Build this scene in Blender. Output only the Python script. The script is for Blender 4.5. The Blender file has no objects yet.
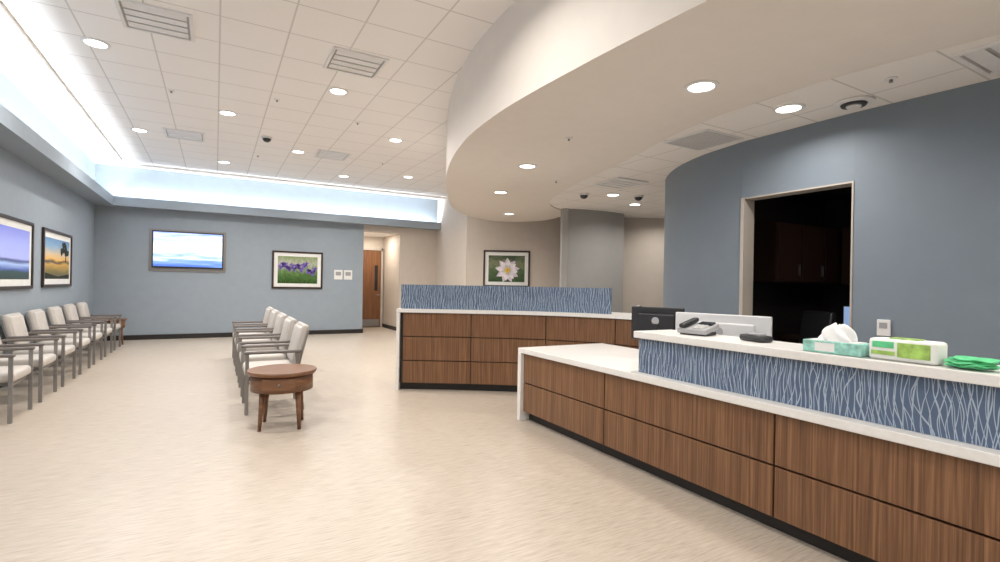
import bpy, bmesh, math, random
from mathutils import Vector, Matrix, Euler
random.seed(4)
S=bpy.context.scene
S.view_settings.view_transform='Standard'
S.view_settings.look='None'
S.view_settings.exposure=0.12

# ---------------------------------------------------------------- materials
def nmat(name):
    m=bpy.data.materials.new(name); m.use_nodes=True
    nt=m.node_tree; b=nt.nodes['Principled BSDF']
    return m,nt,b
def N(nt,t,**k):
    n=nt.nodes.new(t)
    for a,v in k.items():
        if a=='inp':
            for i,x in v.items(): n.inputs[i].default_value=x
        else: setattr(n,a,v)
    return n
def L(nt,a,b): nt.links.new(a,b)
def ramp(nt,fac,stops,interp='LINEAR'):
    r=nt.nodes.new('ShaderNodeValToRGB'); cr=r.color_ramp; cr.interpolation=interp
    while len(cr.elements)<len(stops): cr.elements.new(0.5)
    for e,(p,c) in zip(cr.elements,stops):
        e.position=p; e.color=(c[0],c[1],c[2],1)
    L(nt,fac,r.inputs[0]); return r
def coords(nt,kind='Object',scale=(1,1,1)):
    tc=nt.nodes.new('ShaderNodeTexCoord'); mp=nt.nodes.new('ShaderNodeMapping')
    mp.inputs['Scale'].default_value=scale
    L(nt,tc.outputs[kind],mp.inputs[0]); return mp.outputs[0]
def plain(name,col,rough=0.5,metal=0.0,var=0.04,scale=6,bump=0.0,bscale=200):
    m,nt,b=nmat(name)
    co=coords(nt)
    n=N(nt,'ShaderNodeTexNoise',inp={'Scale':scale,'Detail':3}); L(nt,co,n.inputs['Vector'])
    lo=[max(0,c*(1-var)) for c in col]; hi=[min(1,c*(1+var)) for c in col]
    r=ramp(nt,n.outputs[0],[(0.3,lo),(0.7,hi)]); L(nt,r.outputs[0],b.inputs['Base Color'])
    b.inputs['Roughness'].default_value=rough; b.inputs['Metallic'].default_value=metal
    if bump>0:
        n2=N(nt,'ShaderNodeTexNoise',inp={'Scale':bscale,'Detail':2}); L(nt,co,n2.inputs['Vector'])
        bp=N(nt,'ShaderNodeBump',inp={'Strength':bump,'Distance':0.01}); L(nt,n2.outputs[0],bp.inputs['Height']); L(nt,bp.outputs[0],b.inputs['Normal'])
    return m
def emis(name,col,st):
    m,nt,b=nmat(name)
    b.inputs['Base Color'].default_value=(*col,1)
    b.inputs['Emission Color'].default_value=(*col,1); b.inputs['Emission Strength'].default_value=st
    return m

M={}
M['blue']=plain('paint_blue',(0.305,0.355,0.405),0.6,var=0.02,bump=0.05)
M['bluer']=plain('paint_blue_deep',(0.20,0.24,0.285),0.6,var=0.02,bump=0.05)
M['beige']=plain('paint_beige',(0.60,0.53,0.46),0.6,var=0.02,bump=0.05)
M['grey']=plain('paint_warm_grey',(0.36,0.35,0.335),0.6,var=0.02)
M['cream']=plain('paint_cream',(0.77,0.71,0.65),0.6,var=0.015)
M['white']=plain('paint_white',(0.88,0.87,0.86),0.6,var=0.01)
M['quartz']=plain('quartz_white',(0.80,0.78,0.75),0.3,var=0.03,scale=40)
M['dark']=plain('dark_base',(0.018,0.015,0.014),0.5)
M['black']=plain('black_plastic',(0.02,0.02,0.023),0.35)
M['metal']=plain('grey_metal',(0.30,0.29,0.28),0.35,metal=0.6)
M['armcap']=plain('arm_cap',(0.16,0.14,0.13),0.45)
M['vinyl']=plain('seat_vinyl',(0.54,0.50,0.46),0.5,var=0.05,scale=15,bump=0.1)
M['vinylb']=plain('seat_vinyl_grey',(0.46,0.425,0.39),0.5,var=0.04,scale=15,bump=0.1)
M['frame']=plain('picture_frame_wood',(0.035,0.02,0.014),0.35)
M['matboard']=plain('mat_board',(0.8,0.8,0.78),0.8)
M['lens']=emis('lamp_lens',(1,0.97,0.9),6)
M['plasticw']=plain('white_plastic',(0.78,0.77,0.76),0.4)
M['silver']=plain('silver_plastic',(0.62,0.62,0.63),0.35)
M['ventg']=plain('vent_shadow',(0.42,0.41,0.40),0.6)
M['greyp']=plain('grey_plastic',(0.35,0.35,0.36),0.4)
M['doorframe']=plain('door_frame_paint',(0.48,0.43,0.38),0.45)
M['darkroom']=plain('unlit_room_tone',(0.045,0.038,0.036),0.8)  # near-black colour stands in for the darkness of the unlit room
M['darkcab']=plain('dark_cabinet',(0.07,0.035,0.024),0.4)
M['teal']=plain('tissue_teal',(0.30,0.60,0.52),0.5,var=0.3,scale=30)
M['tissue']=plain('tissue_paper',(0.88,0.88,0.88),0.9)
M['green']=plain('glove_green',(0.12,0.60,0.27),0.5,var=0.15,scale=30)
M['lime']=plain('pack_green',(0.33,0.52,0.12),0.4,var=0.35,scale=25)
M['paper']=plain('paper',(0.80,0.80,0.78),0.8)
M['glass_dark']=plain('dark_glass',(0.02,0.02,0.025),0.1)
M['screen']=emis('screen_glow',(0.35,0.5,0.8),0.6)
M['yellow']=plain('flower_yellow',(0.85,0.6,0.08),0.6,var=0.2,scale=30)
M['petal']=plain('flower_petal',(0.85,0.80,0.83),0.6,var=0.1,scale=8)
M['petal2']=plain('flower_petal_shade',(0.68,0.58,0.68),0.6,var=0.1,scale=8)
M['tree']=plain('tree_dark',(0.012,0.015,0.008),0.8)
M['iris']=plain('iris_purple',(0.2,0.12,0.5),0.7,var=0.4,scale=30)
M['leafg']=plain('leaf_green',(0.06,0.16,0.03),0.7,var=0.4,scale=30)

# floor : woven-look vinyl
m,nt,b=nmat('floor_vinyl')
co=coords(nt,'Object',(5,60,1)); n=N(nt,'ShaderNodeTexNoise',inp={'Scale':1.3,'Detail':5,'Roughness':0.65}); L(nt,co,n.inputs[0])
co2=coords(nt,'Object',(0.5,0.5,1)); n2=N(nt,'ShaderNodeTexNoise',inp={'Scale':1.0,'Detail':2}); L(nt,co2,n2.inputs[0])
mx=N(nt,'ShaderNodeMath',operation='MULTIPLY_ADD',inp={1:0.15}); L(nt,n2.outputs[0],mx.inputs[0]); L(nt,n.outputs[0],mx.inputs[2])
r=ramp(nt,mx.outputs[0],[(0.38,(0.355,0.29,0.228)),(0.56,(0.475,0.405,0.332)),(0.78,(0.565,0.495,0.42))]); L(nt,r.outputs[0],b.inputs['Base Color'])
b.inputs['Roughness'].default_value=0.33
M['floor']=m
# wood (UV in metres; vertical grain)
def wood(name,c0,c1,c2,sx,sz):
    m,nt,b=nmat(name)
    co=coords(nt,'UV',(sx,sz,1)); n=N(nt,'ShaderNodeTexNoise',inp={'Scale':1.0,'Detail':5,'Roughness':0.6,'Distortion':0.15}); L(nt,co,n.inputs[0])
    r=ramp(nt,n.outputs[0],[(0.32,c0),(0.5,c1),(0.68,c2)]); L(nt,r.outputs[0],b.inputs['Base Color'])
    b.inputs['Roughness'].default_value=0.38
    return m
M['wood']=wood('walnut_laminate',(0.095,0.043,0.019),(0.18,0.084,0.038),(0.285,0.145,0.070),75,1.2)
M['woodt']=wood('table_wood',(0.13,0.058,0.028),(0.19,0.088,0.043),(0.25,0.12,0.06),3,30)
M['door']=wood('door_wood',(0.13,0.05,0.02),(0.2,0.085,0.035),(0.27,0.12,0.05),25,1)
# acoustic ceiling tile
def tile(name,base,line,sz=0.61,ox=0.0,oy=0.0):
    m,nt,b=nmat(name)
    tc=nt.nodes.new('ShaderNodeTexCoord'); sp=nt.nodes.new('ShaderNodeSeparateXYZ'); L(nt,tc.outputs['Object'],sp.inputs[0])
    outs=[]
    for i,o in ((0,ox),(1,oy)):
        a=N(nt,'ShaderNodeMath',operation='ADD',inp={1:o+61.0}); L(nt,sp.outputs[i],a.inputs[0])
        d=N(nt,'ShaderNodeMath',operation='DIVIDE',inp={1:sz}); L(nt,a.outputs[0],d.inputs[0])
        f=N(nt,'ShaderNodeMath',operation='FRACT'); L(nt,d.outputs[0],f.inputs[0])
        s=N(nt,'ShaderNodeMath',operation='SUBTRACT',inp={1:0.5}); L(nt,f.outputs[0],s.inputs[0])
        ab=N(nt,'ShaderNodeMath',operation='ABSOLUTE'); L(nt,s.outputs[0],ab.inputs[0])
        g=N(nt,'ShaderNodeMath',operation='GREATER_THAN',inp={1:0.5-0.013}); L(nt,ab.outputs[0],g.inputs[0]); outs.append(g.outputs[0])
    mxx=N(nt,'ShaderNodeMath',operation='MAXIMUM'); L(nt,outs[0],mxx.inputs[0]); L(nt,outs[1],mxx.inputs[1])
    n=N(nt,'ShaderNodeTexNoise',inp={'Scale':150,'Detail':2}); L(nt,tc.outputs['Object'],n.inputs[0])
    r=ramp(nt,n.outputs[0],[(0.35,[c*0.94 for c in base]),(0.65,base)])
    mix=N(nt,'ShaderNodeMix',data_type='RGBA'); L(nt,mxx.outputs[0],mix.inputs[0]); L(nt,r.outputs[0],mix.inputs[6]); mix.inputs[7].default_value=(*line,1)
    L(nt,mix.outputs[2],b.inputs['Base Color']); b.inputs['Roughness'].default_value=0.85
    return m
M['tile']=tile('ceiling_tile',(0.93,0.905,0.885),(0.66,0.63,0.61))
M['tile2']=tile('ceiling_tile_low',(0.86,0.82,0.78),(0.60,0.56,0.52),ox=0.2,oy=0.3)
# blue reed pattern resin panel (UV metres)
def reed():
    m,nt,b=nmat('blue_reed_panel')
    tc=nt.nodes.new('ShaderNodeTexCoord'); sp=nt.nodes.new('ShaderNodeSeparateXYZ'); L(nt,tc.outputs['UV'],sp.inputs[0])
    res=None
    for k,(fr,sl,amp,w,off) in enumerate([(38,2.2,2.1,0.06,0),(31,-2.0,2.1,0.055,7.3),(23,0.3,2.4,0.042,3.1)]):
        mp=N(nt,'ShaderNodeMapping'); mp.inputs['Scale'].default_value=(5.0,3.6,1); mp.inputs['Location'].default_value=(off,off,0); L(nt,tc.outputs['UV'],mp.inputs[0])
        n=N(nt,'ShaderNodeTexNoise',inp={'Scale':1.0,'Detail':1,'Roughness':0.4}); L(nt,mp.outputs[0],n.inputs[0])
        a=N(nt,'ShaderNodeMath',operation='MULTIPLY',inp={1:fr}); L(nt,sp.outputs[0],a.inputs[0])
        c=N(nt,'ShaderNodeMath',operation='MULTIPLY_ADD',inp={1:sl}); L(nt,sp.outputs[1],c.inputs[0]); L(nt,a.outputs[0],c.inputs[2])
        d=N(nt,'ShaderNodeMath',operation='MULTIPLY_ADD',inp={1:amp*1.6}); L(nt,n.outputs[0],d.inputs[0]); L(nt,c.outputs[0],d.inputs[2])
        f=N(nt,'ShaderNodeMath',operation='FRACT'); L(nt,d.outputs[0],f.inputs[0])
        s=N(nt,'ShaderNodeMath',operation='SUBTRACT',inp={1:0.5}); L(nt,f.outputs[0],s.inputs[0])
        ab=N(nt,'ShaderNodeMath',operation='ABSOLUTE'); L(nt,s.outputs[0],ab.inputs[0])
        # blade width tapers along the height
        mp2=N(nt,'ShaderNodeMapping'); mp2.inputs['Scale'].default_value=(22,7,1); mp2.inputs['Location'].default_value=(off*2,off,0); L(nt,tc.outputs['UV'],mp2.inputs[0])
        n3=N(nt,'ShaderNodeTexNoise',inp={'Scale':1.0,'Detail':0}); L(nt,mp2.outputs[0],n3.inputs[0])
        wv=N(nt,'ShaderNodeMath',operation='MULTIPLY',inp={1:w*2.1}); L(nt,n3.outputs[0],wv.inputs[0])
        g=N(nt,'ShaderNodeMath',operation='LESS_THAN'); L(nt,ab.outputs[0],g.inputs[0]); L(nt,wv.outputs[0],g.inputs[1])
        if res is None: res=g.outputs[0]
        else:
            q=N(nt,'ShaderNodeMath',operation='MAXIMUM'); L(nt,res,q.inputs[0]); L(nt,g.outputs[0],q.inputs[1]); res=q.outputs[0]
    mix=N(nt,'ShaderNodeMix',data_type='RGBA'); L(nt,res,mix.inputs[0])
    mix.inputs[6].default_value=(0.088,0.13,0.21,1); mix.inputs[7].default_value=(0.36,0.43,0.52,1)
    L(nt,mix.outputs[2],b.inputs['Base Color']); b.inputs['Roughness'].default_value=0.25
    return m
M['reed']=reed()
def art(name,stops,nscale=(3,6,1),amt=0.3,emit=0.0,nd=4):
    m,nt,b=nmat(name)
    tc=nt.nodes.new('ShaderNodeTexCoord'); sp=nt.nodes.new('ShaderNodeSeparateXYZ'); L(nt,tc.outputs['UV'],sp.inputs[0])
    co=coords(nt,'UV',nscale); n=N(nt,'ShaderNodeTexNoise',inp={'Scale':1.0,'Detail':nd}); L(nt,co,n.inputs[0])
    s=N(nt,'ShaderNodeMath',operation='SUBTRACT',inp={1:0.5}); L(nt,n.outputs[0],s.inputs[0])
    a=N(nt,'ShaderNodeMath',operation='MULTIPLY_ADD',inp={1:amt}); L(nt,s.outputs[0],a.inputs[0]); L(nt,sp.outputs[1],a.inputs[2])
    r=ramp(nt,a.outputs[0],stops); L(nt,r.outputs[0],b.inputs['Base Color']); b.inputs['Roughness'].default_value=0.3
    if emit>0:
        L(nt,r.outputs[0],b.inputs['Emission Color']); b.inputs['Emission Strength'].default_value=emit
    return m
M['art_lake']=art('art_lake',[(0,(0.02,0.04,0.03)),(0.14,(0.03,0.07,0.06)),(0.20,(0.10,0.16,0.5)),(0.30,(0.45,0.60,0.95)),(0.36,(0.05,0.06,0.22)),(0.42,(0.45,0.5,0.95)),(0.70,(0.35,0.40,0.9)),(1,(0.2,0.22,0.75))],(2,10,1),0.10,0.1)
M['art_sun']=art('art_sunset',[(0,(0.03,0.04,0.02)),(0.2,(0.25,0.18,0.03)),(0.36,(0.7,0.4,0.05)),(0.42,(0.03,0.02,0.01)),(0.48,(0.9,0.5,0.06)),(0.62,(0.8,0.6,0.35)),(0.8,(0.25,0.45,0.65)),(1,(0.1,0.25,0.5))],(3,8,1),0.22,0.0)
M['art_iris']=art('art_iris',[(0,(0.02,0.06,0.01)),(0.3,(0.08,0.17,0.04)),(0.55,(0.22,0.32,0.14)),(0.7,(0.45,0.45,0.38)),(1,(0.25,0.33,0.14))],(14,8,1),0.6)
M['art_lily']=art('art_lily',[(0,(0.03,0.07,0.02)),(0.4,(0.08,0.13,0.05)),(0.7,(0.2,0.22,0.12)),(1,(0.04,0.07,0.03))],(5,5,1),0.9)
M['tv']=art('tv_picture',[(0,(0.08,0.18,0.6)),(0.16,(0.25,0.42,0.9)),(0.24,(0.7,0.82,1)),(0.32,(0.3,0.48,0.95)),(0.42,(0.8,0.9,1)),(0.66,(0.9,0.95,1)),(0.78,(0.5,0.65,1)),(0.88,(0.8,0.88,1)),(1,(0.32,0.45,0.95))],(1.5,9,1),0.55,0.65)

# ---------------------------------------------------------------- mesh builder
class MB:
    def __init__(s): s.v=[];s.f=[];s.m=[];s.sm=[];s.uv=[];s.mats=[]
    def mi(s,k):
        if k not in s.mats: s.mats.append(k)
        return s.mats.index(k)
    def face(s,idx,k,smooth=False,uv=None):
        if uv is None:
            p=[Vector(s.v[i]) for i in idx]
            n=(p[1]-p[0]).cross(p[2]-p[0])
            a=[abs(c) for c in n]
            if a[2]>=max(a[0],a[1]): uv=[(q.x,q.y) for q in p]
            elif a[0]>=a[1]: uv=[(q.y,q.z) for q in p]
            else: uv=[(q.x,q.z) for q in p]
        s.f.append(tuple(idx)); s.m.append(s.mi(k)); s.sm.append(smooth); s.uv.append(uv)
    def addbm(s,bm,k,mat=None,smooth=False):
        if mat is None: mat=Matrix()
        base=len(s.v); bm.verts.ensure_lookup_table(); bm.verts.index_update()
        for v in bm.verts: s.v.append(tuple(mat@v.co))
        for f in bm.faces: s.face([base+v.index for v in f.verts],k,smooth)
        bm.free()
    def box(s,c,size,k,bev=0.0,rot=None,seg=2,smooth=None):
        bm=bmesh.new(); bmesh.ops.create_cube(bm,size=1)
        for v in bm.verts: v.co=Vector((v.co.x*size[0],v.co.y*size[1],v.co.z*size[2]))
        if bev>0: bmesh.ops.bevel(bm,geom=bm.edges[:],offset=bev,segments=seg,affect='EDGES',profile=0.5)
        mt=Matrix.Translation(c)
        if rot: mt=mt@Euler(rot).to_matrix().to_4x4()
        s.addbm(bm,k,mt,(bev>0.012) if smooth is None else smooth)
    def bx(s,x0,x1,y0,y1,z0,z1,k,bev=0.0):
        s.box(((x0+x1)/2,(y0+y1)/2,(z0+z1)/2),(x1-x0,y1-y0,z1-z0),k,bev)
    def cyl(s,p0,p1,r0,r1,k,seg=20,smooth=True):
        p0=Vector(p0);p1=Vector(p1);d=p1-p0
        bm=bmesh.new(); bmesh.ops.create_cone(bm,cap_ends=True,cap_tris=False,segments=seg,radius1=r0,radius2=r1,depth=d.length)
        q=Vector((0,0,1)).rotation_difference(d.normalized()).to_matrix().to_4x4()
        mt=Matrix.Translation((p0+p1)/2)@q
        base=len(s.v); bm.verts.ensure_lookup_table(); bm.verts.index_update()
        for v in bm.verts: s.v.append(tuple(mt@v.co))
        for f in bm.faces: s.face([base+v.index for v in f.verts],k,smooth and len(f.verts)==4)
        bm.free()
    def bar(s,p0,p1,w,t,k,bev=0.004):
        p0=Vector(p0);p1=Vector(p1);d=p1-p0
        bm=bmesh.new(); bmesh.ops.create_cube(bm,size=1)
        for v in bm.verts: v.co=Vector((v.co.x*w,v.co.y*t,v.co.z*d.length))
        if bev: bmesh.ops.bevel(bm,geom=bm.edges[:],offset=bev,segments=2,affect='EDGES')
        q=Vector((0,0,1)).rotation_difference(d.normalized()).to_matrix().to_4x4()
        s.addbm(bm,k,Matrix.Translation((p0+p1)/2)@q)
    def sph(s,c,sc,k,seg=16,noise=0.0):
        bm=bmesh.new(); bmesh.ops.create_uvsphere(bm,u_segments=seg,v_segments=seg//2+2,radius=1)
        for v in bm.verts:
            f=1+random.uniform(-noise,noise); v.co=Vector((v.co.x*sc[0]*f,v.co.y*sc[1]*f,v.co.z*sc[2]*f))
        s.addbm(bm,k,Matrix.Translation(c),True)
    def quad(s,ps,k,uv=((0,0),(1,0),(1,1),(0,1))):
        b=len(s.v); s.v+= [tuple(p) for p in ps]; s.face([b,b+1,b+2,b+3],k,False,list(uv))
    def poly(s,ps,k):
        b=len(s.v); s.v+=[tuple(p) for p in ps]; s.face(list(range(b,b+len(ps))),k)
    def disk(s,c,r,k,seg=24):
        s.poly([(c[0]+r*math.cos(2*math.pi*i/seg),c[1]+r*math.sin(2*math.pi*i/seg),c[2]) for i in range(seg)],k)
    def ring(s,c,ri,ro,z0,z1,k,seg=28):
        b=len(s.v)
        prof=[(ri,z1),(ri,z0),(ro,z0+0.004),(ro,z1)]
        for i in range(seg):
            a=2*math.pi*i/seg
            for r_,z in prof: s.v.append((c[0]+r_*math.cos(a),c[1]+r_*math.sin(a),z))
        for i in range(seg):
            j=(i+1)%seg
            for q in range(3): s.face([b+i*4+q,b+j*4+q,b+j*4+q+1,b+i*4+q+1],k,False)
    def strip(s,pts,t,z0,z1,k,smooth=True,kend=None):
        """vertical slab following a plan polyline; t = thickness to the left of travel"""
        back=offs(pts,t); n=len(pts); ss=[0]
        for i in range(1,n): ss.append(ss[-1]+math.dist(pts[i],pts[i-1]))
        for P in (pts,back):
            b=len(s.v)
            for p in P: s.v.append((p[0],p[1],z0)); s.v.append((p[0],p[1],z1))
            for i in range(n-1):
                s.face([b+2*i,b+2*i+2,b+2*i+3,b+2*i+1],k,smooth,[(ss[i],z0),(ss[i+1],z0),(ss[i+1],z1),(ss[i],z1)])
        for z in (z0,z1):
            b=len(s.v)
            for p,q in zip(pts,back): s.v.append((p[0],p[1],z)); s.v.append((q[0],q[1],z))
            for i in range(n-1): s.face([b+2*i,b+2*i+2,b+2*i+3,b+2*i+1],k)
        for i in (0,n-1):
            b=len(s.v); p,q=pts[i],back[i]
            s.v+=[(p[0],p[1],z0),(q[0],q[1],z0),(q[0],q[1],z1),(p[0],p[1],z1)]; s.face([b,b+1,b+2,b+3],kend or k)
    def mesh(s,name):
        me=bpy.data.meshes.new(name); me.from_pydata(s.v,[],s.f)
        for k in s.mats: me.materials.append(M[k])
        me.polygons.foreach_set('material_index',s.m); me.polygons.foreach_set('use_smooth',s.sm)
        uvl=me.uv_layers.new(name='UVMap'); fl=[]
        for u in s.uv:
            for a in u: fl+= [a[0],a[1]]
        uvl.data.foreach_set('uv',fl); me.update(); return me
    def obj(s,name,loc=(0,0,0),rz=0.0):
        o=bpy.data.objects.new(name,s.mesh(name)); S.collection.objects.link(o); o.location=loc; o.rotation_euler=(0,0,rz); return o
def inst(me,name,loc,rz=0.0):
    o=bpy.data.objects.new(name,me); S.collection.objects.link(o); o.location=loc; o.rotation_euler=(0,0,rz); return o
def offs(pts,t):
    out=[]
    n=len(pts)
    for i in range(n):
        a=Vector(pts[max(0,i-1)][:2]); b=Vector(pts[min(n-1,i+1)][:2]); d=(b-a).normalized()
        out.append((pts[i][0]-d.y*t,pts[i][1]+d.x*t))
    return out
def cr(P,n=8):
    out=[]
    for i in range(len(P)-1):
        p0=P[i-1] if i>0 else (2*P[0][0]-P[1][0],2*P[0][1]-P[1][1]); p1=P[i];p2=P[i+1]
        p3=P[i+2] if i+2<len(P) else (2*p2[0]-p1[0],2*p2[1]-p1[1])
        for j in range(n):
            t=j/n
            out.append(tuple(0.5*(2*p1[c]+(p2[c]-p0[c])*t+(2*p0[c]-5*p1[c]+4*p2[c]-p3[c])*t*t+(3*p1[c]-p0[c]-3*p2[c]+p3[c])*t**3) for c in (0,1)))
    out.append(tuple(P[-1])); return out
def resample(P,n):
    ss=[0]
    for i in range(1,len(P)): ss.append(ss[-1]+math.dist(P[i],P[i-1]))
    out=[]
    for k in range(n):
        t=ss[-1]*k/(n-1); i=1
        while i<len(ss)-1 and ss[i]<t: i+=1
        f=(t-ss[i-1])/max(1e-9,ss[i]-ss[i-1]); out.append((P[i-1][0]+(P[i][0]-P[i-1][0])*f,P[i-1][1]+(P[i][1]-P[i-1][1])*f))
    return out

ZH=3.9; ZS=3.0
# ---------------------------------------------------------------- room shell
def single(name,fn):
    b=MB(); fn(b); return b.obj(name)
single('floor',lambda b:b.bx(-2.44,10.6,-4.1,16.0,-0.1,0,'floor'))
single('wall_left',lambda b:b.bx(-2.44,-2.34,-4.0,14.1,0,4.0,'blue'))
single('wall_back',lambda b:b.bx(-2.44,3.57,14.1,14.22,0,4.0,'blue'))
single('wall_back_upper',lambda b:b.bx(3.57,5.85,14.1,14.22,3.0,4.0,'blue'))
single('wall_back_header',lambda b:b.bx(3.57,4.61,14.1,14.22,2.82,3.0,'beige'))
single('wall_back_beige',lambda b:b.bx(4.61,5.85,14.1,14.22,0,3.0,'beige'))
single('wall_alcove_left',lambda b:b.bx(3.45,3.57,14.22,15.85,0,3.0,'beige'))
single('wall_alcove_right',lambda b:b.bx(4.66,4.78,14.22,15.85,0,3.0,'beige'))
single('wall_alcove_back',lambda b:b.bx(3.45,4.78,15.85,15.97,0,3.0,'beige'))
single('ceiling_alcove',lambda b:b.bx(3.57,4.66,14.22,15.85,2.85,2.95,'white'))
single('wall_hall_side',lambda b:b.bx(5.75,5.85,12.03,14.1,0,4.0,'beige'))
single('wall_gallery',lambda b:b.strip([(5.75,12.0),(9.4,9.94)],0.12,0,4.0,'beige'))
single('wall_curved_grey',lambda b:(b.strip(cr([(6.30,8.57),(6.8,8.42),(7.3,8.36),(7.85,8.40)],6),0.12,0,3.05,'grey'),b.strip([(7.5,10.0),(6.30,8.57)],0.12,0,3.05,'grey',False)))
single('wall_far_beige',lambda b:b.strip([(7.3,9.43),(10.5,7.62)],0.12,0,3.05,'beige'))
single('wall_end',lambda b:b.bx(10.5,10.6,-4,10.5,0,4.0,'beige'))
single('wall_rear',lambda b:b.bx(-2.44,10.6,-4.1,-4.0,0,4.0,'beige'))
A=cr([(6.2,-4),(5.7,-1.5),(5.3,0),(5.12,1.4),(5.03,2.42)],6)
C=cr([(5.03,3.54),(5.17,4.25),(5.5,4.95),(6.08,5.6),(6.9,6.1),(8.5,6.5),(10.5,6.7)],8)
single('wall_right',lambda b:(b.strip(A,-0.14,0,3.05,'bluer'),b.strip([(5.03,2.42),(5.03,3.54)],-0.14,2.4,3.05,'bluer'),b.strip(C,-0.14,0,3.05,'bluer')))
def df(b):
    b.bx(5.01,5.19,3.50,3.54,0,2.4,'doorframe'); b.bx(5.02,5.19,2.42,2.435,0,2.4,'doorframe'); b.bx(5.02,5.19,2.435,3.50,2.385,2.4,'doorframe')
single('trim_doorway',df)
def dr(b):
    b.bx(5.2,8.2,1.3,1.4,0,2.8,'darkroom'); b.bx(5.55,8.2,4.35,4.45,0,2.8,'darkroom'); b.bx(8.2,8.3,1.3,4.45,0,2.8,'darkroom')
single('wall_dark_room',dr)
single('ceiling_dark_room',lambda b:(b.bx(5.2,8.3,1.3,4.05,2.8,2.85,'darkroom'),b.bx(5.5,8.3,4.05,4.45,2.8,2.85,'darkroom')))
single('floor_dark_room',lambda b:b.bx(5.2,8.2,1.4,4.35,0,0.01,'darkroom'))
single('ceiling_high',lambda b:b.bx(-1.75,10.5,-4.0,13.5,ZH,ZH+0.05,'tile'))
single('ceiling_rim',lambda b:(b.bx(-2.34,-1.75,-4.0,14.1,ZH+0.02,ZH+0.08,'white'),b.bx(-1.75,5.75,13.5,14.1,ZH+0.02,ZH+0.08,'white')))
single('trim_ceiling',lambda b:(b.bx(-1.80,-1.75,-4.0,13.55,ZH-0.05,ZH+0.06,'white'),b.bx(-1.75,5.75,13.5,13.55,ZH-0.05,ZH+0.06,'white')))
def cove(b):
    b.bx(-2.34,-1.98,-4.0,14.1,3.0,3.04,'blue'); b.bx(-2.02,-1.98,-4.0,13.8,3.04,3.2,'blue')
    b.bx(-1.98,5.75,13.8,14.1,3.0,3.04,'blue'); b.bx(-2.02,5.75,13.8,13.84,3.04,3.2,'blue')
single('trim_light_cove',cove)
single('baseboard_back',lambda b:(b.bx(-2.34,3.59,14.075,14.1,0,0.11,'dark'),b.bx(3.57,3.59,14.1,14.24,0,0.11,'dark')))
single('baseboard_left',lambda b:b.bx(-2.34,-2.32,-4,14.07,0,0.11,'dark'))
single('baseboard_alcove',lambda b:(b.bx(4.64,4.66,14.22,15.85,0,0.11,'dark'),b.bx(4.61,5.75,14.08,14.1,0,0.11,'dark')))
# curved soffit
outer=cr([(3.9,-4.0),(3.2,-1.8),(2.72,-0.3),(2.44,1.2),(2.30,2.6),(2.27,4.15),(2.48,5.49),(3.06,7.18),(4.13,9.4),(4.95,10.5),(5.77,11.05),(6.5,11.0),(6.95,10.4),(7.0,9.7)],8)
inner=cr([(5.9,-4.0),(5.0,-1.8),(4.5,0.0),(4.15,1.4),(4.0,2.5),(4.12,3.6),(4.5,4.8),(4.95,6.5),(5.4,7.7),(5.9,8.4),(6.5,8.75)],8)
def sof(b):
    n=110; o=resample(outer,n); i_=resample(inner,n); base=len(b.v)
    for p,q in zip(offs(o,-0.05),i_): b.v.append((p[0],p[1],ZS+0.002)); b.v.append((q[0],q[1],ZS+0.002))
    for k in range(n-1): b.face([base+2*k,base+2*k+2,base+2*k+3,base+2*k+1],'cream')
    b.strip(outer,-0.06,ZS,ZH,'cream'); b.strip(inner,0.02,ZS,ZS+0.03,'cream')
single('ceiling_soffit_curved',sof)
def act(b):
    o=resample(offs(outer,-0.05),60)
    pts=[(p[0],p[1],ZS+0.025) for p in o]+[(8.9,9.9,ZS+0.025),(10.5,9.0,ZS+0.025),(10.5,-4,ZS+0.025)]
    b.poly(pts,'tile2')
single('ceiling_low',act)
def dd(b):
    b.bx(3.66,4.56,15.79,15.84,0.01,2.42,'door',0.003)
    b.bx(4.36,4.46,15.78,15.80,1.15,1.95,'glass_dark')
    b.bx(3.60,3.66,15.76,15.845,0,2.48,'doorframe'); b.bx(4.56,4.62,15.76,15.845,0,2.48,'doorframe'); b.bx(3.60,4.62,15.76,15.845,2.42,2.48,'doorframe')
    b.cyl((4.5,15.79,1.02),(4.5,15.73,1.02),0.025,0.025,'metal'); b.bar((4.5,15.735,1.02),(4.38,15.735,1.02),0.02,0.02,'metal')
    b.bx(3.70,4.52,15.775,15.79,0.03,0.25,'metal')
single('door_1',dd)

# ---------------------------------------------------------------- lights
def down(x,y,z,W,col=(1,0.955,0.90),size=0.18):
    o=inst(dlm,'recessed_downlight',(x,y,z))
    ld=bpy.data.lights.new('downlight_lamp','AREA'); ld.shape='DISK'; ld.size=size; ld.energy=W; ld.color=col; ld.spread=math.radians(155)
    lo=bpy.data.objects.new('lamp',ld); S.collection.objects.link(lo); lo.parent=o; lo.location=(0,0,-0.012)
b=MB(); b.ring((0,0,0),0.10,0.13,-0.012,0,'plasticw'); b.disk((0,0,-0.002),0.10,'lens'); dlm=b.mesh('recessed_downlight')
for x,y in [(-1.15,6.82),(1.36,6.82),(0.12,8.6),(-1.15,10.4),(1.35,10.4),(2.7,8.6),(0.12,12.2),(2.6,12.2),(3.9,11.4),(-1.15,3.2),(1.2,3.2),(0.12,4.9),(-1.15,-0.5),(1.2,-0.5),(0.1,-2.5)]:
    down(x,y,ZH,32)
for x,y in [(3.32,2.71),(3.61,5.72),(4.25,7.58),(5.7,9.76),(3.45,0.4),(4.0,-2)]: down(x,y,ZS,16)
for x,y in [(4.42,2.67),(6.06,6.77),(7.1,7.3),(8.6,7.7),(4.75,-0.3)]: down(x,y,ZS+0.022,14)
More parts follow.
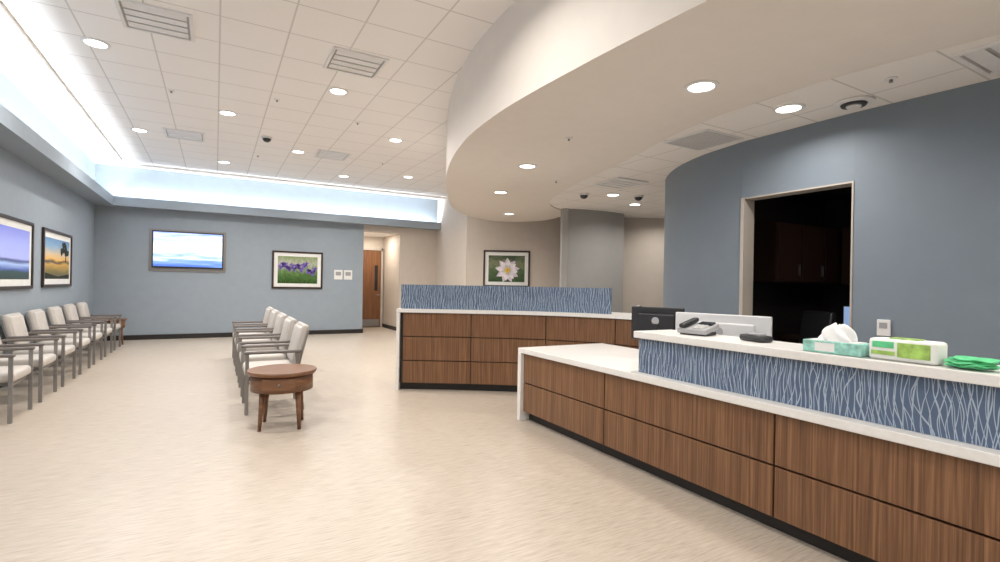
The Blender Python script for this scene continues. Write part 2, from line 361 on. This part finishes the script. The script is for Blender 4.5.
def strip_light(name,loc,sx,sy,W,col):
    ld=bpy.data.lights.new(name,'AREA'); ld.shape='RECTANGLE'; ld.size=sx; ld.size_y=sy; ld.energy=W; ld.color=col
    o=bpy.data.objects.new(name,ld); S.collection.objects.link(o); o.location=loc; o.rotation_euler=(math.pi,0,0); return o
strip_light('cove_led_strip',(-2.12,4.9,3.06),0.08,17.6,260,(0.90,0.95,1.0))
strip_light('cove_led_strip',(1.8,13.93,3.06),7.6,0.08,115,(0.90,0.95,1.0))
ld=bpy.data.lights.new('alcove_lamp','AREA'); ld.size=0.2; ld.energy=22; ld.color=(1,0.93,0.82)
o=bpy.data.objects.new('alcove_ceiling_lamp',ld); S.collection.objects.link(o); o.location=(4.1,15.0,2.84)
ld=bpy.data.lights.new('office_fill','AREA'); ld.size=0.3; ld.energy=3; ld.color=(1,0.9,0.8)  # faint fill light added to lift the dark office, no fitting modelled
o=bpy.data.objects.new('office_fill_light',ld); S.collection.objects.link(o); o.location=(6.6,2.6,2.79)
W=bpy.data.worlds.new('World'); S.world=W; W.use_nodes=True; W.node_tree.nodes['Background'].inputs[0].default_value=(0.5,0.5,0.5,1); W.node_tree.nodes['Background'].inputs[1].default_value=0.3

# ceiling fittings
b=MB()
b.bx(-0.3,0.3,-0.3,-0.27,-0.02,0,'plasticw');b.bx(-0.3,0.3,0.27,0.3,-0.02,0,'plasticw');b.bx(-0.3,-0.27,-0.27,0.27,-0.02,0,'plasticw');b.bx(0.27,0.3,-0.27,0.27,-0.02,0,'plasticw')
b.bx(-0.27,0.27,-0.27,0.27,-0.003,0,'ventg')
for i in range(4):
    y=-0.2+i*0.133
    b.bx(-0.25,0.25,y-0.052,y+0.052,-0.014,-0.006,'plasticw')
vm=b.mesh('ceiling_air_vent')
for x,y,z in [(-0.53,5.9,ZH),(1.35,5.84,ZH),(-0.5,10.3,ZH),(1.96,10.3,ZH),(5.45,5.93,ZS+0.024),(4.64,1.20,ZS+0.024)]: inst(vm,'ceiling_air_vent',(x,y,z))
b=MB(); b.bx(-0.3,0.3,-0.3,0.3,-0.008,0,'plasticw'); b.bx(-0.27,0.27,-0.27,0.27,-0.010,-0.008,'ventg')
for i in range(18): b.bx(-0.27,0.27,-0.265+i*0.03,-0.255+i*0.03,-0.016,-0.010,'plasticw')
b.obj('return_air_grille',(4.62,3.75,ZS+0.024))
b=MB(); b.cyl((0,0,0),(0,0,-0.03),0.09,0.085,'plasticw'); b.sph((0,0,-0.03),(0.07,0.07,0.06),'black'); dm=b.mesh('dome_security_camera')
for x,y,z in [(0.74,9.67,ZH),(5.6,7.0,ZS+0.024),(6.5,6.6,ZS+0.024)]: inst(dm,'dome_security_camera',(x,y,z))
b=MB(); b.cyl((0,0,0),(0,0,-0.02),0.15,0.15,'plasticw',28); b.cyl((0,0,-0.02),(0,0,-0.035),0.10,0.09,'black',28); b.cyl((0,0,-0.035),(0,0,-0.05),0.06,0.05,'plasticw'); b.obj('wifi_access_point',(4.75,2.3,ZS+0.024))  # ceiling wifi access point: white disc with a black ring
b=MB(); b.cyl((0,0,0),(0,0,-0.008),0.04,0.04,'plasticw'); b.cyl((0,0,-0.008),(0,0,-0.03),0.01,0.014,'metal',10); sm_=b.mesh('fire_sprinkler')
for x,y,z in [(-0.55,8.0,ZH),(0.7,7.6,ZH),(1.9,8.0,ZH),(0.7,11.2,ZH),(3.0,10.4,ZH),(4.45,1.9,ZS+0.022),(3.3,4.4,ZS),(4.5,6.3,ZS)]: inst(sm_,'fire_sprinkler',(x,y,z))

# ---------------------------------------------------------------- near reception counter
b=MB()
Y1=4.50; YE=-1.6
b.bx(2.835,2.95,YE,Y1-0.06,0.10,0.70,'dark')
b.bx(2.88,2.95,YE,Y1-0.06,0,0.10,'dark')
js=[Y1-0.062,3.19,1.74,0.29,-1.15]
for a_,c_ in zip(js[:-1],js[1:]):
    for z0,z1 in ((0.10,0.388),(0.400,0.692)):
        b.bx(2.80,2.834,c_+0.006,a_-0.006,z0,z1,'wood',0.002)
b.bx(2.765,3.90,2.86,Y1,0.70,0.75,'quartz',0.004)
b.bx(2.765,3.90,Y1-0.06,Y1,0,0.70,'quartz',0.003)
b.bx(2.765,2.95,YE,2.86,0.70,0.75,'quartz',0.004)
b.bx(2.95,3.65,YE,2.86,0.71,0.75,'quartz',0.003)
b.bx(3.60,3.64,YE,2.86,0,0.71,'wood')
b.bx(2.95,3.6,YE,YE+0.04,0,0.71,'wood')
b.obj('reception_desk')
b=MB()
b.strip([(2.85,2.86),(2.85,YE)],0.10,0.751,1.015,'reed')
b.bx(2.81,3.22,YE,2.88,1.015,1.065,'quartz',0.004)
for y in (2.7,0.9,-0.9): b.bx(2.95,3.15,y-0.015,y+0.015,0.751,1.015,'quartz')
b.obj('transaction_counter')
# ---------------------------------------------------------------- far curved counter
P=cr([(2.08,6.43),(2.94,5.92),(3.68,5.38),(4.15,4.75),(4.36,4.2)],10)
P=resample(P,82)
b=MB()
b.strip(offs(P,0.036),0.5,0.10,1.02,'dark')
b.strip(offs(P,0.08),0.42,0,0.10,'dark')
seg=[(2,24),(24,48),(48,70),(70,81)]
for a_,c_ in seg:
    for z0,z1 in ((0.10,0.385),(0.397,0.70),(0.712,1.012)):
        q=P[a_:c_+1]
        d0=Vector(q[1])-Vector(q[0]); d0=d0.normalized()*0.006; q=[(q[0][0]+d0.x,q[0][1]+d0.y)]+q[1:-1]+[(q[-1][0]-d0.x,q[-1][1]-d0.y)]
        b.strip(q,0.034,z0,z1,'wood')
b.strip(offs(P,-0.03),0.62,1.02,1.065,'quartz')
b.strip(offs(P[0:2],-0.02),0.58,0,1.02,'quartz',False)
b.obj('curved_reception_counter')
b=MB(); b.strip(offs(P[1:69],0.05),0.03,1.066,1.385,'reed'); b.obj('privacy_panel')

# ---------------------------------------------------------------- chairs
b=MB()
for sy in (-1,1):
    y=0.30*sy
    b.bar((0.28,y,0),(0.28,y,0.63),0.035,0.022,'metal')
    b.bar((-0.27,y,0),(-0.20,y,0.63),0.035,0.022,'metal')
    b.box((0.03,y,0.645),(0.56,0.055,0.032),'armcap',0.012)
    b.bar((-0.24,y,0.33),(0.28,y,0.33),0.022,0.03,'metal')
    b.bar((-0.20,y*0.88,0.38),(-0.32,y*0.88,0.86),0.02,0.03,'metal')
b.bar((0.24,-0.3,0.34),(0.24,0.3,0.34),0.03,0.022,'metal'); b.bar((-0.2,-0.3,0.34),(-0.2,0.3,0.34),0.03,0.022,'metal')
b.bx(-0.24,0.27,-0.25,0.25,0.355,0.385,'armcap')
b.box((0.03,0,0.43),(0.54,0.53,0.10),'vinyl',0.035,seg=3)
b.box((-0.255,0,0.70),(0.075,0.54,0.46),'vinylb',0.034,rot=(0,math.radians(-12),0),seg=3)
b.box((-0.232,0,0.705),(0.07,0.48,0.40),'vinyl',0.03,rot=(0,math.radians(-12),0),seg=3)
chm=b.mesh('waiting_room_chair')
for i in range(7): inst(chm,'waiting_room_chair',(-1.96,6.75+0.95*i,0),0)
for i in range(5): inst(chm,'waiting_room_chair',(0.58,6.15+0.95*i,0),math.pi)
# end table
b=MB()
b.cyl((0,0,0.515),(0,0,0.545),0.305,0.315,'woodt',40); b.cyl((0,0,0.545),(0,0,0.55),0.315,0.308,'woodt',40)
b.cyl((0,0,0.36),(0,0,0.515),0.28,0.28,'woodt',40)
b.box((0,-0.258,0.44),(0.28,0.05,0.11),'woodt',0.006); b.sph((0,-0.29,0.44),(0.013,0.013,0.013),'metal')
for a_ in (45,135,225,315):
    c_,s_=math.cos(math.radians(a_)),math.sin(math.radians(a_))
    b.cyl((0.245*c_,0.245*s_,0.0),(0.215*c_,0.215*s_,0.38),0.016,0.028,'woodt',14)
tbm=b.mesh('drum_end_table')
inst(tbm,'drum_end_table',(0.58,5.30,0),math.radians(-12)); inst(tbm,'drum_end_table',(-1.93,13.2,0),math.radians(40))

# ---------------------------------------------------------------- pictures
def picture(name,loc,rz,w,h,artk,extra=None,fw=0.045,mw=0.09,fk='frame'):
    b=MB(); d=0.035
    for sx in (-1,1): b.box((sx*(w/2-fw/2),-d/2,0),(fw,d,h),fk,0.006)
    for sz in (-1,1): b.box((0,-d/2,sz*(h/2-fw/2)),(w-2*fw,d,fw),fk,0.006)
    b.box((0,-0.008,0),(w-2*fw,0.012,h-2*fw),'matboard')
    aw,ah=w/2-fw-mw,h/2-fw-mw
    b.quad([(-aw,-0.0155,-ah),(aw,-0.0155,-ah),(aw,-0.0155,ah),(-aw,-0.0155,ah)],artk)
    if extra: extra(b,aw,ah)
    return b.obj(name,loc,rz)
def petal(b,cx,cz,ang,ln,wd,k,y):
    pts=[]; c_,s_=math.cos(ang),math.sin(ang)
    for i in range(9):
        t=i/8; pts.append((ln*t,wd*math.sin(math.pi*t**0.8)))
    for i in range(7,0,-1):
        t=i/8; pts.append((ln*t,-wd*math.sin(math.pi*t**0.8)))
    b.poly([(cx+p[0]*c_-p[1]*s_,y,cz+p[0]*s_+p[1]*c_) for p in pts],k)
def lily(b,aw,ah):
    for i in range(9): petal(b,0.02,-0.04,math.radians(i*40+10),0.33,0.085,'petal2',-0.0165)
    for i in range(8): petal(b,0.02,-0.04,math.radians(i*45-8),0.28,0.078,'petal',-0.0175)
    for i in range(12): petal(b,0.02,-0.04,math.radians(i*30),0.09,0.016,'yellow',-0.0185)
def irises(b,aw,ah):
    for i in range(40):
        x=random.uniform(-aw*0.95,aw*0.95); b.poly([(x,-0.0165,-ah),(x+0.012,-0.0165,-ah),(min(aw,max(-aw,x+random.uniform(-.05,.05))),-0.0165,random.uniform(-0.2,0.1)*ah*2)],'leafg')
    for i in range(16):
        cx=-aw*0.86+i*aw*0.115; cz=random.uniform(-0.35,0.5)*ah
        for a_ in (90,150,30,250,290): petal(b,cx,cz,math.radians(a_+random.uniform(-15,15)),0.085,0.022,'iris',-0.0175)
def treef(b,aw,ah):
    b.poly([(aw*0.62,-0.0165,-0.12*ah),(aw*0.7,-0.0165,-0.12*ah),(aw*0.68,-0.0165,0.6*ah),(aw*0.65,-0.0165,0.6*ah)],'tree')
    for i in range(26):
        cx=aw*random.uniform(0.25,0.9); cz=ah*random.uniform(0.3,0.88); r_=0.055
        b.poly([(min(aw,cx+r_*random.uniform(.6,1.2)*math.cos(t*0.7)),-0.0166-0.00005*i,min(ah,cz+r_*0.8*math.sin(t*0.7))) for t in range(9)],'tree')
    b.poly([(-aw,-0.0168,-ah),(aw,-0.0168,-ah),(aw,-0.0168,-ah*0.75),(0,-0.0168,-ah*0.88),(-aw,-0.0168,-ah*0.7)],'tree')
picture('framed_iris_photo',(1.87,14.098,1.695),0,1.24,0.97,'art_iris',irises)
picture('framed_sunset_photo',(-2.338,11.1,1.70),math.pi/2,1.75,0.93,'art_sun',treef)
picture('framed_lake_photo',(-2.338,8.85,1.70),math.pi/2,1.75,0.95,'art_lake')
picture('framed_water_lily_photo',(6.66,11.483,1.83),math.atan2(-2.06,3.65),1.22,0.96,'art_lily',lily)
b=MB(); w,h=1.56,0.98
b.box((0,-0.01,0),(w,0.02,h),'metal',0.004)
b.box((0,-0.045,0.02),(1.44,0.05,0.86),'black',0.008)
b.quad([(-0.695,-0.0715,-0.375),(0.695,-0.0715,-0.375),(0.695,-0.0715,0.42),(-0.695,-0.0715,0.42)],'tv')
b.obj('wall_television',(-0.565,14.098,2.07))
b=MB(); b.box((0,-0.006,0),(0.22,0.012,0.26),'paper',0.002); b.box((0,-0.014,0.03),(0.14,0.004,0.10),'greyp')
sg=b.mesh('wall_notice'); inst(sg,'wall_notice',(2.9,14.098,1.6)); inst(sg,'wall_notice',(3.16,14.098,1.6))
b=MB(); b.box((0,-0.01,0),(0.10,0.02,0.14),'plasticw',0.004); b.box((0,-0.021,0.02),(0.06,0.004,0.05),'greyp'); b.obj('thermostat',(5.045,2.17,1.09),-math.pi/2)

# ---------------------------------------------------------------- desk items
def monitor(name,loc,rz,w,h,k,zt):
    b=MB(); b.box((0,0,zt-h/2),(w,0.03,h),k,0.008); b.box((0,0.025,zt-h/2),(w*0.7,0.03,h*0.6),k,0.01)
    b.box((0,-0.016,zt-h/2),(w-0.02,0.004,h-0.02),'glass_dark')
    b.box((0,0.04,(zt-h/2)/2+0.004),(0.06,0.02,zt-h/2),k,0.004); b.box((0,0.03,0.009),(0.24,0.18,0.014),k,0.005)
    b.cyl((0.0,0.038,zt-h/2+0.03),(0.0,0.043,zt-h/2+0.03),0.035,0.035,'greyp')
    return b.obj(name,loc,rz)
monitor('computer_monitor',(3.55,3.34,0.752),math.radians(110),0.50,0.31,'black',0.47)
monitor('silver_desktop_monitor',(3.46,2.60,0.752),math.radians(105),0.74,0.33,'silver',0.45)
monitor('computer_monitor',(3.5,0.70,0.752),math.radians(60),0.5,0.32,'black',0.46)
b=MB(); R=(math.radians(12),0,0)
b.box((0,0,0.045),(0.22,0.20,0.035),'greyp',0.008,rot=R); b.box((-0.07,0,0.082),(0.05,0.21,0.032),'black',0.012,rot=R); b.box((0.04,0.05,0.08),(0.10,0.06,0.012),'glass_dark',rot=R)
for i in range(3):
    for j in range(4): b.box((0.012+i*0.028,-0.07+j*0.022,0.056+j*0.0045),(0.018,0.014,0.01),'plasticw')
b.box((0,0,0.012),(0.19,0.16,0.022),'black')
ph=b.mesh('desk_phone'); inst(ph,'desk_phone',(3.05,2.48,1.067),math.radians(-80))
pts=P[76]; inst(ph,'desk_phone',(pts[0]+0.2,pts[1]+0.06,1.067),math.radians(-60))
b=MB(); b.box((0,0,0.02),(0.19,0.11,0.04),'black',0.015); b.box((0,0,0.045),(0.12,0.06,0.014),'greyp',0.005); b.obj('card_reader',(3.05,2.03,1.067),math.radians(75))
b=MB(); b.box((0,0,0.032),(0.13,0.29,0.064),'teal',0.004); b.box((0,0,0.0655),(0.10,0.24,0.003),'paper'); b.box((-0.0655,0.03,0.032),(0.002,0.10,0.045),'paper')
bm=bmesh.new(); bmesh.ops.create_icosphere(bm,subdivisions=4,radius=1)
for v in bm.verts:
    a_=math.atan2(v.co.y,v.co.x); f=1+0.28*math.sin(a_*5+v.co.z*4); v.co=Vector((v.co.x*0.042*f,v.co.y*0.08*f,max(-0.001,v.co.z)*0.08*(1+0.25*math.sin(a_*3))))
b.addbm(bm,'tissue',Matrix.Translation((0,0,0.066)),True); b.obj('tissue_box',(2.91,1.47,1.067))
b=MB(); b.box((0,0,0.052),(0.12,0.28,0.104),'paper',0.015); b.box((-0.061,-0.05,0.055),(0.004,0.13,0.07),'lime',0.001); b.box((-0.061,0.075,0.075),(0.004,0.09,0.03),'green',0.001); b.box((-0.061,0.075,0.035),(0.004,0.10,0.02),'lime',0.001); b.box((0,0,0.106),(0.07,0.12,0.008),'lime',0.003); b.obj('wipes_pack',(2.92,1.16,1.067))
b=MB()
for i in range(5):
    bm=bmesh.new(); bmesh.ops.create_icosphere(bm,subdivisions=3,radius=1)
    for v in bm.verts:
        a_=math.atan2(v.co.y,v.co.x); f=1+0.12*math.sin(a_*4+i); v.co=Vector((v.co.x*0.065*f,v.co.y*0.085*f,v.co.z*0.009+0.003*math.sin(a_*6)))
    b.addbm(bm,'green',Matrix.Translation((random.uniform(-.012,.012),random.uniform(-.015,.015),0.012+i*0.008)),True)
b.obj('green_glove_stack',(2.91,0.91,1.067))
# office chair
b=MB()
b.cyl((0,0,0.08),(0,0,0.42),0.03,0.03,'black'); b.box((0,0,0.47),(0.50,0.48,0.09),'black',0.04,seg=3); b.box((-0.25,0,0.85),(0.07,0.46,0.60),'black',0.033,rot=(0,math.radians(-8),0),seg=3)
b.bar((-0.05,0,0.42),(-0.25,0,0.6),0.05,0.02,'black')
for i in range(5):
    a_=i*2*math.pi/5; x,y=0.3*math.cos(a_),0.3*math.sin(a_); b.bar((0,0,0.1),(x,y,0.07),0.035,0.03,'black'); b.cyl((x-0.015*math.sin(a_),y+0.015*math.cos(a_),0.03),(x+0.015*math.sin(a_),y-0.015*math.cos(a_),0.03),0.03,0.03,'black',14)
for s_ in (-1,1): b.bar((0,0.27*s_,0.45),(0,0.29*s_,0.66),0.04,0.02,'black'); b.box((0.02,0.29*s_,0.67),(0.25,0.06,0.03),'black',0.012)
oc=b.mesh('office_chair'); inst(oc,'office_chair',(5.95,3.45,0.01),math.radians(160))
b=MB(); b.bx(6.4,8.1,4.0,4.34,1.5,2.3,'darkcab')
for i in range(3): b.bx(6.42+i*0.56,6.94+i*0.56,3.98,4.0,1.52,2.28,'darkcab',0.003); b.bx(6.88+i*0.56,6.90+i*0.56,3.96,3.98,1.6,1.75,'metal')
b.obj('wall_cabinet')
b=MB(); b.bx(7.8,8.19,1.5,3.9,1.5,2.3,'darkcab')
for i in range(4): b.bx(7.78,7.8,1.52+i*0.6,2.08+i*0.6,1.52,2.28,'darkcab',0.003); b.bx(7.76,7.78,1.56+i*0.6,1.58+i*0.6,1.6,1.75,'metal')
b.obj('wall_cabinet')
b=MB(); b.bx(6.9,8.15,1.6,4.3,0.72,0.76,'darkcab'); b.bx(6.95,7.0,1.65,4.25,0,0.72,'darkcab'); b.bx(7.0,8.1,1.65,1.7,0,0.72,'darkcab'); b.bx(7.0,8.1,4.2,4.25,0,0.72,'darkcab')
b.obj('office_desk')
b=MB(); b.box((0,0,0.30),(0.03,0.50,0.30),'black',0.006); b.quad([(-0.017,0.235,0.165),(-0.017,-0.235,0.165),(-0.017,-0.235,0.435),(-0.017,0.235,0.435)],'screen'); b.box((0.02,0,0.12),(0.02,0.06,0.24),'black',0.004); b.box((0.02,0,0.009),(0.18,0.22,0.014),'black',0.004)
b.obj('desktop_monitor',(7.3,3.35,0.762),math.radians(15))

# ---------------------------------------------------------------- camera
th=math.radians(29.4); rho=math.radians(1.03)
f=Vector((math.sin(th),math.cos(th),0)); r=Vector((math.cos(th),-math.sin(th),0)); u=Vector((0,0,1))
r2=r*math.cos(rho)+u*math.sin(rho); u2=u*math.cos(rho)-r*math.sin(rho)
cd=bpy.data.cameras.new('Camera'); co_=bpy.data.objects.new('Camera',cd); S.collection.objects.link(co_)
mw=Matrix(((r2.x,u2.x,-f.x,0),(r2.y,u2.y,-f.y,0),(r2.z,u2.z,-f.z,1.4),(0,0,0,1)))
co_.matrix_world=mw; cd.lens=36*0.505; cd.sensor_width=36; cd.shift_y=0.004; cd.clip_start=0.05
S.camera=co_
